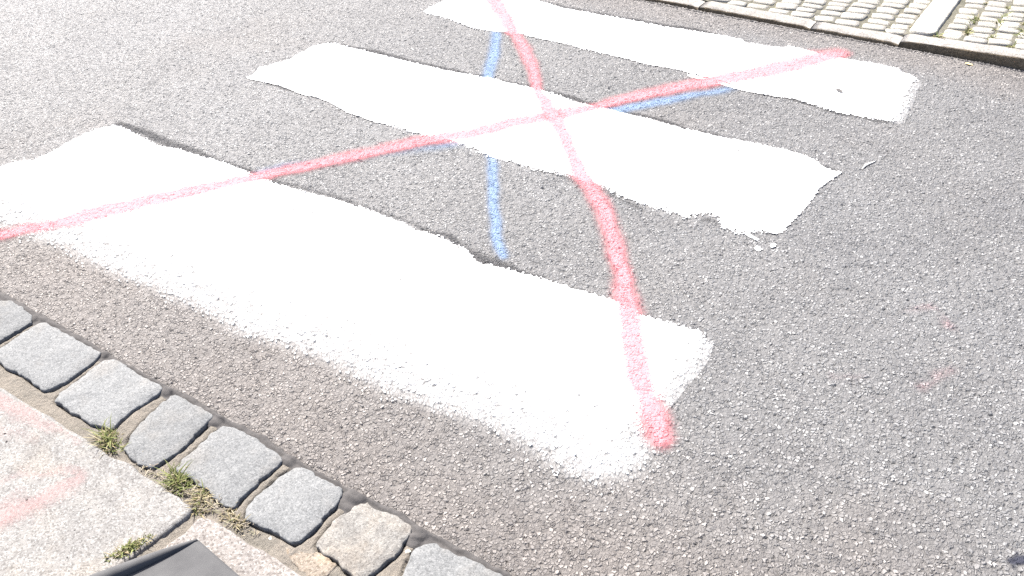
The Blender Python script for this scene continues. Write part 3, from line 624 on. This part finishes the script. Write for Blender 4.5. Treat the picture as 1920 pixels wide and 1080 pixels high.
def sealant_mesh():
    us = np.arange(-3.35, .4, .004)
    so = np.array(SEALANT_OUT)
    edge = np.interp(us, so[:, 0], so[:, 1]) + .005 * (vnoise(us * 60, us * 0, 8) - .5) + .002
    rows = np.linspace(0, 1, 16)
    inner = np.full(us.shape, .818)
    for bu, bv, r in BLOBS:
        inner = np.minimum(inner, np.where(np.abs(us - bu) < r * 1.3, bv - r * np.sqrt(np.maximum(0, 1 - ((us - bu) / (r * 1.3)) ** 2)), 9))
    X = np.repeat(us[None], 16, 0); Y = inner[None] * (1 - rows[:, None]) + edge[None] * rows[:, None]
    Z = -.001 + .0040 * smooth(.842, .852, Y) - .005 * smooth(edge - .004, edge, Y) + .004 * (vnoise(X * 45, Y * 90, 6) - .5)
    for bu, bv, r in BLOBS:
        q = ((X - bu) / (r * .9)) ** 2 + ((Y - bv) / (r * .75)) ** 2
        Z += .007 * np.sqrt(np.maximum(0, 1 - q))
    Z[0] -= .014
    k = np.arange(X.size).reshape(X.shape)
    q = np.stack([k[:-1, :-1], k[:-1, 1:], k[1:, 1:], k[1:, :-1]], -1).reshape(-1, 4)
    return mesh_np('joint_sealant', np.stack([X, Y, Z], -1).reshape(-1, 3), q, MAT_SEALANT)
link('joint_sealant', sealant_mesh(), gutter)

# ------------------------------------------------------------------ near pavement
pavement = link('pavement', bed('pavement', -3.4, 1.0, -1.6, .564, .01, lambda X, Y: .003 + sand(X, Y), MAT_DIRT))
tag(pavement, kind='structure')

def slab_mesh(name, outline, mat, top, seed, spacing=.02):
    p = np.array([q[:2] for q in outline], float)
    per = np.hypot(*np.diff(np.vstack([p, p[:1]]), axis=0).T).sum()
    n = max(24, int(per / spacing))
    p = ccw(resample(p, n)); p = (p * 2 + np.roll(p, 1, 0) + np.roll(p, -1, 0)) / 4
    r = np.random.default_rng(seed)
    p = p + (r.random((n, 2)) - .5) * .004
    rings = [np.column_stack([inset(p, d), np.full(n, z) + (r.random(n) - .5) * zn]) for d, z, zn in
             ((0, top - .11, 0), (0, top - .012, .003), (.003, top - .004, .002), (.007, top - .0008, .0008), (.012, top, 0))]
    verts = np.vstack(rings)
    faces = []
    for k in range(len(rings) - 1):
        for i in range(n):
            j = (i + 1) % n
            faces.append((k * n + i, k * n + j, (k + 1) * n + j, (k + 1) * n + i))
    faces.append(tuple(range((len(rings) - 1) * n, len(rings) * n)))
    me = mesh_py(name, verts, faces, mat)
    me.polygons[len(me.polygons) - 1].use_smooth = False
    return me
SLAB_TOP = .012
s1 = SLAB1 + [[-1.345, -.05], [-2.36, -.05], [-2.37, .612]]
o = link('paving_slab', slab_mesh('paving_slab', s1, MAT_SLAB, SLAB_TOP, 1), pavement)
o['label'] = 'large pale granite slab with faded pink paint'
s2 = SLAB2 + [[-.30, .628], [-.30, -.05], [-1.325, -.05]] + [[a + .016, b] for a, b in GAP[::-1]]
o = link('paving_slab', slab_mesh('paving_slab', s2, MAT_SLAB_WARM, SLAB_TOP - .001, 2), pavement)
o['label'] = 'rosier granite slab under the dark base plate'
for a, b, c, d, m_ in ((-3.38, -2.385, -.05, .618, MAT_SLAB_WARM), (-.28, .72, -.05, .622, MAT_SLAB), (-3.05, -2.05, -.73, -.068, MAT_SLAB), (-2.03, -1.02, -.73, -.068, MAT_SLAB_WARM), (-1.0, .0, -.73, -.068, MAT_SLAB), (.02, .95, -.73, -.068, MAT_SLAB)):
    link('paving_slab', slab_mesh('paving_slab', [(a, c), (b, c), (b, d), (a, d)], m_, SLAB_TOP, int((a + 9) * 10), .04), pavement)

def slab_film(name, lines, z, mat, label, cat, group=None):
    us = np.concatenate([[p[0] for p in L] for L in lines]); vs = np.concatenate([[p[1] for p in L] for L in lines])
    ax = np.arange(max(us.min() - .12, -2.34), us.max() + .12, .006); ay = np.arange(vs.min() - .12, vs.max() + .12, .006)
    X, Y = np.meshgrid(ax, ay); cov = np.zeros(X.shape)
    for L in lines:
        hw = max(p[2] for p in L)
        X2 = X + (vnoise(X * 20, Y * 20, 13) - .5) * hw * .8; Y2 = Y + (vnoise(X * 20, Y * 20, 17) - .5) * hw * .8
        d, idx, par = seg_dist(X2, Y2, L, False)
        A = np.array(L); nx = np.minimum(idx + 1, len(L) - 1)
        half = A[idx, 2] * (1 - par) + A[nx, 2] * par; st = A[idx, 3] * (1 - par) + A[nx, 3] * par
        cov = np.maximum(cov, st * np.exp(-np.abs(d / half) ** 2.0))
    keep = (cov > .02) & inside(X, Y, inset(ccw(resample(s1, 260)), .010))
    k = np.arange(X.size).reshape(X.shape)
    q = np.stack([k[:-1, :-1], k[:-1, 1:], k[1:, 1:], k[1:, :-1]], -1)
    sel = keep[:-1, :-1] & keep[:-1, 1:] & keep[1:, 1:] & keep[1:, :-1]
    quads = q[sel]; used = np.unique(quads); remap = np.full(X.size, -1); remap[used] = np.arange(len(used))
    co = np.stack([X.ravel()[used], Y.ravel()[used], np.full(len(used), z)], -1)
    o = link(name, mesh_np(name, co, remap[quads], mat, {'coverage': cov.ravel()[used]}))
    return tag(o, label, cat, group)
slab_film('pink_spray_mark', PINK[:2], SLAB_TOP + .001, MAT_PINK, 'pale pink paint smear along the street edge of the granite slab', 'paint mark', 'faded pink paint on the slab')
slab_film('pink_spray_mark', PINK[2:], SLAB_TOP + .0015, MAT_PINK, 'pale pink hooked paint loop farther down the granite slab', 'paint mark', 'faded pink paint on the slab')

# ------------------------------------------------------------------ far kerb and cobbled pavement
def far_z(u):
    """height of the far pavement: dropped on one side of the joint, rising on the other"""
    return np.where(u < -.686, .016, .016 + .011 + .022 * np.clip((u + .686) / .5, 0, 1.6))
kerb = link('kerb', mesh_py('kerb', [(-8, 3.87, -.12), (8, 3.87, -.12), (8, 3.93, -.12), (-8, 3.93, -.12), (-8, 3.87, -.012), (8, 3.87, -.012), (8, 3.93, -.012), (-8, 3.93, -.012)],
            [(0, 1, 5, 4), (1, 2, 6, 5), (2, 3, 7, 6), (3, 0, 4, 7), (4, 5, 6, 7), (3, 2, 1, 0)], MAT_DIRT, False))
tag(kerb, kind='structure')
def kerb_stone(u0, u1, seed, vf=3.836, wid=.088):
    r = np.random.default_rng(seed)
    n = max(8, int((u1 - u0) / .03))
    us = np.linspace(u0 + .002, u1 - .002, n)
    prof = [(0.004, -.10), (0.0, -.02), (.001, -.007), (.003, -.002), (.007, 0.0), (wid * .5, .002), (wid - .008, .001), (wid - .002, -.004), (wid, -.10)]
    m = len(prof); verts = []
    for i, u_ in enumerate(us):
        zt = float(far_z(u_)); e = min(i, n - 1 - i)
        back = .006 if e == 0 else 0.0
        for k, (dv, dz) in enumerate(prof):
            wob = (r.random() - .5) * .003
            zz = zt + dz - (back if dz > -.05 and e == 0 else 0) + ((r.random() - .5) * .0025 if dz > -.05 else 0)
            if dz < -.05: zz = -.11
            if dz == -.02: zz = min(zz, zt * .35)
            verts.append((u_, vf + dv + wob + .004 * math.sin(u_ * 5 + seed), zz))
    faces = [(i * m + k, (i + 1) * m + k, (i + 1) * m + k + 1, i * m + k + 1) for i in range(n - 1) for k in range(m - 1)]
    faces += [tuple(range(m - 1, -1, -1)), tuple(range((n - 1) * m, n * m))]
    faces = [tuple(f) for f in faces]
    me = mesh_py('kerb_stone', verts, faces, MAT_KERB)
    me.materials.append(MAT_KERB_SHADE)
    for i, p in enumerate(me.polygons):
        if i < (n - 1) * (m - 1) and i % (m - 1) < 3: p.material_index = 1  # front faces get the darker granite with shade in its colour
    for p in list(me.polygons)[-2:]: p.use_smooth = False
    return link('kerb_stone', me, kerb)
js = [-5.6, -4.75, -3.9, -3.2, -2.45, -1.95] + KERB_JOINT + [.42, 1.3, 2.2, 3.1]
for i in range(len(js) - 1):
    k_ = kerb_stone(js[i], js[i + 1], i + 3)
    if abs(js[i] + .686) < .01: k_['label'] = 'taller kerb stone with rounded dark end at the step'

def far_bed_z(X, Y): return far_z(X) - .0034 + sand(X, Y) * .7
far_pavement = link('far_pavement', bed('far_pavement', -5.6, 3.0, 3.924, 6.4, .02, far_bed_z, MAT_MOSS))
tag(far_pavement, kind='structure')

def cobble_mesh(seed):
    r = np.random.default_rng(seed)
    n = 10
    a = np.linspace(0, 2 * math.pi, n, endpoint=False) + .3
    sq = np.stack([np.sign(np.cos(a)) * np.abs(np.cos(a)) ** .42, np.sign(np.sin(a)) * np.abs(np.sin(a)) ** .42], 1) * .5
    sq *= 1 + (r.random((n, 1)) - .5) * .2
    rings = [np.column_stack([sq * s, np.full(n, z) + (r.random(n) - .5) * zn]) for s, z, zn in ((1.0, -.05, 0), (1.0, -.008, .003), (.93, -.002, .002), (.66, .0012, .002))]
    verts = np.vstack(rings)
    faces = [(k * n + i, k * n + (i + 1) % n, (k + 1) * n + (i + 1) % n, (k + 1) * n + i) for k in range(3) for i in range(n)]
    faces.append(tuple(range(3 * n, 4 * n)))
    return mesh_py('cobble', verts, faces, MAT_COBBLE)
COBBLES = [cobble_mesh(200 + i) for i in range(9)]
ncob = 0
joints = []                                           # places where grass can root
def column(u0, u1, v0, v1, skew):
    global ncob
    v = v0 + random.uniform(-.01, .01)
    while v < v1:
        h = random.uniform(.054, .080) if random.random() < .9 else random.uniform(.09, .105)
        uc = (u0 + u1) / 2 + skew * (v - v0); w = u1 - u0
        o = link('cobble', random.choice(COBBLES), far_pavement)
        o.location = (uc + random.uniform(-.006, .006), v + h / 2, float(far_z(np.array(uc))) + random.uniform(-.002, .004))
        o.scale = (w * random.uniform(.90, 1.02), h * random.uniform(.90, .99), 1)
        o.rotation_euler = (random.uniform(-.03, .03), random.uniform(-.03, .03), math.radians(random.uniform(-5, 5)) + .09)
        joints.append((uc + w / 2, v + h * random.random(), uc))
        ncob += 1
        v += h
fs = np.array(FARSLAB)
u = -.683
while u > -2.15:
    w_ = random.uniform(.088, .112)
    column(u - w_, u, 3.926, 4.55 if u > -1.3 else 4.22, .02)
    u -= w_
u = -.550
while u < .62:
    w_ = random.uniform(.088, .108)
    column(u, u + w_, 3.926, 4.66 if u < .05 else 4.28, .0)
    u += w_
fsl = link('paving_slab', slab_mesh('paving_slab', [(-.679, 3.930), (-.570, 3.934), (-.570, 4.72), (-.672, 4.72)], MAT_COBBLE, 0.0, 66, .03), far_pavement)
fsl.location.z = .040
fsl['label'] = 'narrow pale slab between the cobbles'

# ------------------------------------------------------------------ grass in the joints
GREEN = [(.15, .17, .05), (.20, .215, .08), (.10, .12, .035)]
DRY = [(.24, .20, .11), (.30, .26, .16), (.17, .14, .08)]
def tuft_mesh(name, nb, spread, hmin, hmax, dry, seed, aspect=1.0, ang=0.0, width=.0016, lean=.9):
    r = random.Random(seed)
    verts, faces, cols = [], [], []
    for _ in range(nb):
        rr = spread * r.random() ** .75; th = r.uniform(0, 6.283)
        x, y = rr * math.cos(th), rr * math.sin(th) * aspect
        x, y = x * math.cos(ang) - y * math.sin(ang), x * math.sin(ang) + y * math.cos(ang)
        h = r.uniform(hmin, hmax) * .82 * (1.15 - .6 * rr / spread); d = r.uniform(0, 6.283); ln = r.uniform(.2, lean) * h
        if r.random() < .12: h *= 1.6; ln = h * 1.1
        w = width * r.uniform(.6, 1.3)
        c = r.choice(DRY if r.random() < dry else GREEN); j = r.uniform(.75, 1.3); c = (c[0] * j, c[1] * j, c[2] * j, 1)
        px, py = -math.sin(d) * w, math.cos(d) * w
        b = len(verts)
        for t, wf in ((0, 1), (.45, .85), (.8, .5)):
            ox, oy, z = math.cos(d) * ln * t * t, math.sin(d) * ln * t * t, h * (t - .25 * t * t)
            verts += [(x + ox - px * wf, y + oy - py * wf, z - .004), (x + ox + px * wf, y + oy + py * wf, z - .004 + w * .4)]
        verts.append((x + math.cos(d) * ln, y + math.sin(d) * ln, h * .72 - .004))
        faces += [(b, b + 1, b + 3, b + 2), (b + 2, b + 3, b + 5, b + 4), (b + 4, b + 5, b + 6)]
        cols += [c] * 7
    me = mesh_py(name, verts, faces, MAT_BLADE)
    ca = me.color_attributes.new('blade_colour', 'FLOAT_COLOR', 'POINT')
    ca.data.foreach_set('color', np.array(cols, np.float32).ravel())
    return me
near_tufts = [
    (0, 420, .056, .012, .046, .45, .42, -.35, 'mixed green and straw tuft in the dirt gap below the narrow third grey sett'),
    (1, 420, .044, .012, .048, .2, .6, -.4, 'greenest grass tuft in the dirt gap beside the slab corner'),
    (2, 380, .048, .010, .034, .8, .55, -.8, 'brown withered tuft between the greenest tuft and the slab corner'),
    (3, 220, .040, .008, .030, .9, .5, -.3, 'straw-coloured dry tuft at the tip of the rosy slab'),
    (4, 480, .052, .006, .024, .3, .30, 1.25, 'low yellowish-green tuft in the slab joint against the dark base plate')]
for i, nb, sp, h0, h1, dry, asp, ang, lab in near_tufts:
    o = link('grass_tuft', tuft_mesh('grass_tuft', nb, sp, h0, h1, dry, 300 + i, asp, ang))
    o.location = (TUFTS[i][0], TUFTS[i][1], .011 if i == 4 else -.002)
    tag(o, lab, 'grass tuft', 'grass tufts between slabs and setts')
few = [tuft_mesh('grass_tuft', 34, .026, .010, .038, .45, 400 + k, .8, 0, .0028) for k in range(5)]
small = [tuft_mesh('grass_tuft', 26, .026, .006, .016, .45, 420 + k, .5, 1.4, .0022) for k in range(4)]
rj = [j for j in joints if -.57 < j[2] < -.13 and j[1] < 4.5]; lj = [j for j in joints if -1.5 < j[2] < -.69 and j[1] < 4.4]
random.shuffle(rj); random.shuffle(lj)
def far_tuft(me, u_, v_, label, group):
    o = link('grass_tuft', me)
    o.location = (u_, v_, float(far_z(np.array(u_))) - .006); o.rotation_euler = (0, 0, random.uniform(0, 6.28))
    o.scale = (1, 1, random.uniform(.7, 1.15))
    return tag(o, label, 'grass tuft', group)
for j in rj[:26]:
    far_tuft(random.choice(few), j[0], j[1], 'small fresh green tuft among the cobbles on the stepped-up side of the narrow slab', 'green tufts in the raised cobbles')
for j in lj[:24]:
    far_tuft(random.choice(small), j[0], j[1], 'tiny mossy tuft between cobbles on the low side of the narrow slab', 'mossy tufts in the low cobbles')
far_tuft(few[0], -.563, 3.938, 'bright green tuft at the kerb end of the narrow far slab', None).scale = (1.3, 1.3, 1.2)

def litter():
    r = random.Random(91); verts, faces, cols = [], [], []
    path = [(-1.60, .650), (-1.50, .648), (-1.415, .652), (-1.345, .648), (-1.27, .650), (-1.18, .652)]
    dens = [.25, .8, 1.0, 1.0, .9, .3]
    while len(faces) < 400:
        k = r.randrange(len(path) - 1); t = r.random()
        if r.random() > dens[k] * (1 - t) + dens[k + 1] * t: continue
        x = path[k][0] * (1 - t) + path[k + 1][0] * t; y = path[k][1] * (1 - t) + path[k + 1][1] * t + r.gauss(0, .009)
        a = r.uniform(0, 6.283); L = r.uniform(.004, .017); w = r.uniform(.0006, .0016); z = .003 + r.random() * .006; dz = r.uniform(-.002, .004)
        c, s = math.cos(a), math.sin(a); b0 = len(verts)
        verts += [(x - s * w, y + c * w, z), (x + s * w, y - c * w, z), (x + c * L + s * w * .5, y + s * L - c * w * .5, z + dz), (x + c * L - s * w * .5, y + s * L + c * w * .5, z + dz)]
        faces.append((b0, b0 + 1, b0 + 2, b0 + 3))
        col = r.choice([(.20, .165, .105), (.30, .26, .19), (.11, .085, .06), (.06, .048, .034), (.13, .12, .06), (.08, .065, .045)]); cols += [(*col, 1)] * 4
    me = mesh_py('dry_litter', verts, faces, MAT_BLADE, False)
    ca = me.color_attributes.new('blade_colour', 'FLOAT_COLOR', 'POINT'); ca.data.foreach_set('color', np.array(cols, np.float32).ravel())
    return tag(link('dry_litter', me), 'dry straw and leaf crumbs gathered in the dirt gap between slabs and setts', 'litter', kind='stuff')
litter()

# ------------------------------------------------------------------ the dark base plate and small litter
def base_plate():
    root = bpy.data.objects.new('base_plate', None); COL.objects.link(root)
    a, b, c = (np.array(p) for p in PLATE[:3])
    root.location = (a[0], a[1], SLAB_TOP)
    e1 = (b - a) / np.linalg.norm(b - a)              # along the raised rim
    e2 = (c - a) / np.linalg.norm(c - a)              # along the plain edge
    L1, L2 = .62, .46
    nu, nv = 26, 30
    verts, faces = [], []
    for i in range(nu + 1):
        s = L1 * (i / nu) ** 1.3
        for j in range(nv + 1):
            t = L2 * (j / nv) ** 1.4
            p = e1 * s + e2 * t
            z = .0085 + .0012 * math.sin(s * 9 + 1) * math.sin(t * 7)
            if j == 0 or i == 0: z -= .002
            verts.append((p[0], p[1], z))
    for i in range(nu):
        for j in range(nv):
            q = (i * (nv + 1) + j, (i + 1) * (nv + 1) + j, (i + 1) * (nv + 1) + j + 1, i * (nv + 1) + j + 1)
            faces.append(q)
    top = len(verts)
    loop = [i * (nv + 1) for i in range(nu + 1)] + [nu * (nv + 1) + j for j in range(1, nv + 1)] + [i * (nv + 1) + nv for i in range(nu - 1, -1, -1)] + [j for j in range(nv - 1, 0, -1)]
    for k in loop: verts.append((verts[k][0], verts[k][1], .0005))
    for k in range(len(loop)):
        n_ = (k + 1) % len(loop)
        faces.append((loop[k], loop[n_], top + n_, top + k))
    me = mesh_py('plate', verts, faces, MAT_RUBBER)
    import bmesh
    bm = bmesh.new(); bm.from_mesh(me); bmesh.ops.recalc_face_normals(bm, faces=bm.faces); bm.to_mesh(me); bm.free()
    me.polygons.foreach_set('use_smooth', [True] * len(me.polygons))
    link('plate', me, root)
    # the rim: a rounded bead that grows from nothing at the corner
    verts, faces = [], []
    ns, nr = 30, 14
    inward = e2
    for i in range(ns + 1):
        s = L1 * i / ns
        rad = .003 + .017 * (1 - math.exp(-s / .11))
        for k in range(nr):
            an = 2 * math.pi * k / nr
            p = e1 * (s + .002) + inward * (rad * .55 + rad * math.cos(an))
            verts.append((p[0], p[1], .0065 + rad * .35 + rad * 1.0 * math.sin(an)))
    for i in range(ns):
        for k in range(nr):
            faces.append((i * nr + k, i * nr + (k + 1) % nr, (i + 1) * nr + (k + 1) % nr, (i + 1) * nr + k))
    faces += [tuple(range(nr)), tuple(range(ns * nr, (ns + 1) * nr))[::-1]]
    me = mesh_py('rim', verts, faces, MAT_RUBBER)
    bm = bmesh.new(); bm.from_mesh(me); bmesh.ops.recalc_face_normals(bm, faces=bm.faces); bm.to_mesh(me); bm.free()
    me.polygons.foreach_set('use_smooth', [True] * len(me.polygons))
    link('rim', me, root)
    return tag(root, 'dark grey rubbery plate with a raised rounded rim lying on the rosy granite slab', 'base plate')
base_plate()

def lump(name, loc, size, mat, seed, label, cat, group=None, flat=.5):
    r = np.random.default_rng(seed)
    import bmesh
    bm = bmesh.new(); bmesh.ops.create_icosphere(bm, subdivisions=2, radius=1)
    for v in bm.verts:
        v.co = v.co * (1 + (r.random() - .5) * .35); v.co.x *= size; v.co.y *= size * .75; v.co.z *= size * flat
    me = bpy.data.meshes.new(name); bm.to_mesh(me); bm.free(); me.materials.append(mat)
    o = link(name, me); o.location = (loc[0], loc[1], loc[2] + size * flat * .5); o.rotation_euler = (0, 0, r.random() * 6)
    return tag(o, label, cat, group)
lump('pebble', (*PEBBLE[0], -.003), .0075, MAT_PEBBLE, 1, 'small cream-white pebble in the dirt beside the rosy slab', 'pebble')
lump('pebble', (*PEBBLE[2], -.003), .007, MAT_PEBBLE, 3, 'tiny pale pebble in the joint past the buff sett', 'pebble')
for k, p in enumerate(CRUMBS):
    lump('crumb', (p[0], p[1], SLAB_TOP), .0032 if k in (0, 1, 2) else .0018, MAT_CRUMB, 30 + k, 'small dark crumb lying on the pale granite slab', 'crumb', 'dark crumbs on the slab', .45)

def leaf_mesh(name, L, w, mat, seed):
    verts, faces = [], []
    n = 8
    for i in range(n + 1):
        t = i / n; hw = w * math.sin(math.pi * t) ** .7; z = .0015 + .002 * t * (1 - t) * 3
        for s in (-1, 0, 1): verts.append((L * (t - .5), s * hw, z + abs(s) * .001))
    for i in range(n):
        for k in range(2): faces.append((i * 3 + k, (i + 1) * 3 + k, (i + 1) * 3 + k + 1, i * 3 + k + 1))
    me = mesh_py(name, verts, faces, mat)
    return me
lf = link('leaf', leaf_mesh('leaf', .044, .010, MAT_LEAF, 1)); lf.location = (*LEAF[0], .003); lf.rotation_euler = (0, 0, -.7)
tag(lf, 'small dry brown leaf lying on the white stripe beside the kerb', 'leaf')
lf = link('leaf', leaf_mesh('leaf', .034, .007, MAT_YLEAF, 2)); lf.location = (*KERBLEAF[0], .002); lf.rotation_euler = (0, 0, -.25)
tag(lf, 'yellow leaf caught at the foot of the taller kerb stone', 'leaf')
def straw():
    verts, faces = [], []
    P = resample(TWIG, 9, False); c = P.mean(0)
    for i, p in enumerate(P):
        t = P[min(i + 1, 8)] - P[max(i - 1, 0)]; t /= np.linalg.norm(t); nn = np.array([-t[1], t[0]])
        rad = .0045 * (1 - abs(i - 4) / 6)
        for k in range(5):
            an = 2 * math.pi * k / 5
            q = p - c + nn * rad * math.cos(an)
            verts.append((q[0], q[1], .0015 + .001 * math.sin(math.pi * i / 8) + rad * .4 * math.sin(an)))
    faces = [(i * 5 + k, i * 5 + (k + 1) % 5, (i + 1) * 5 + (k + 1) % 5, (i + 1) * 5 + k) for i in range(8) for k in range(5)]
    o = link('straw', mesh_py('straw', verts, faces, MAT_TWIG)); o.location = (c[0], c[1], .001)
    tag(o, 'short pale curved straw on bare asphalt off the tip of the middle stripe', 'straw')
straw()
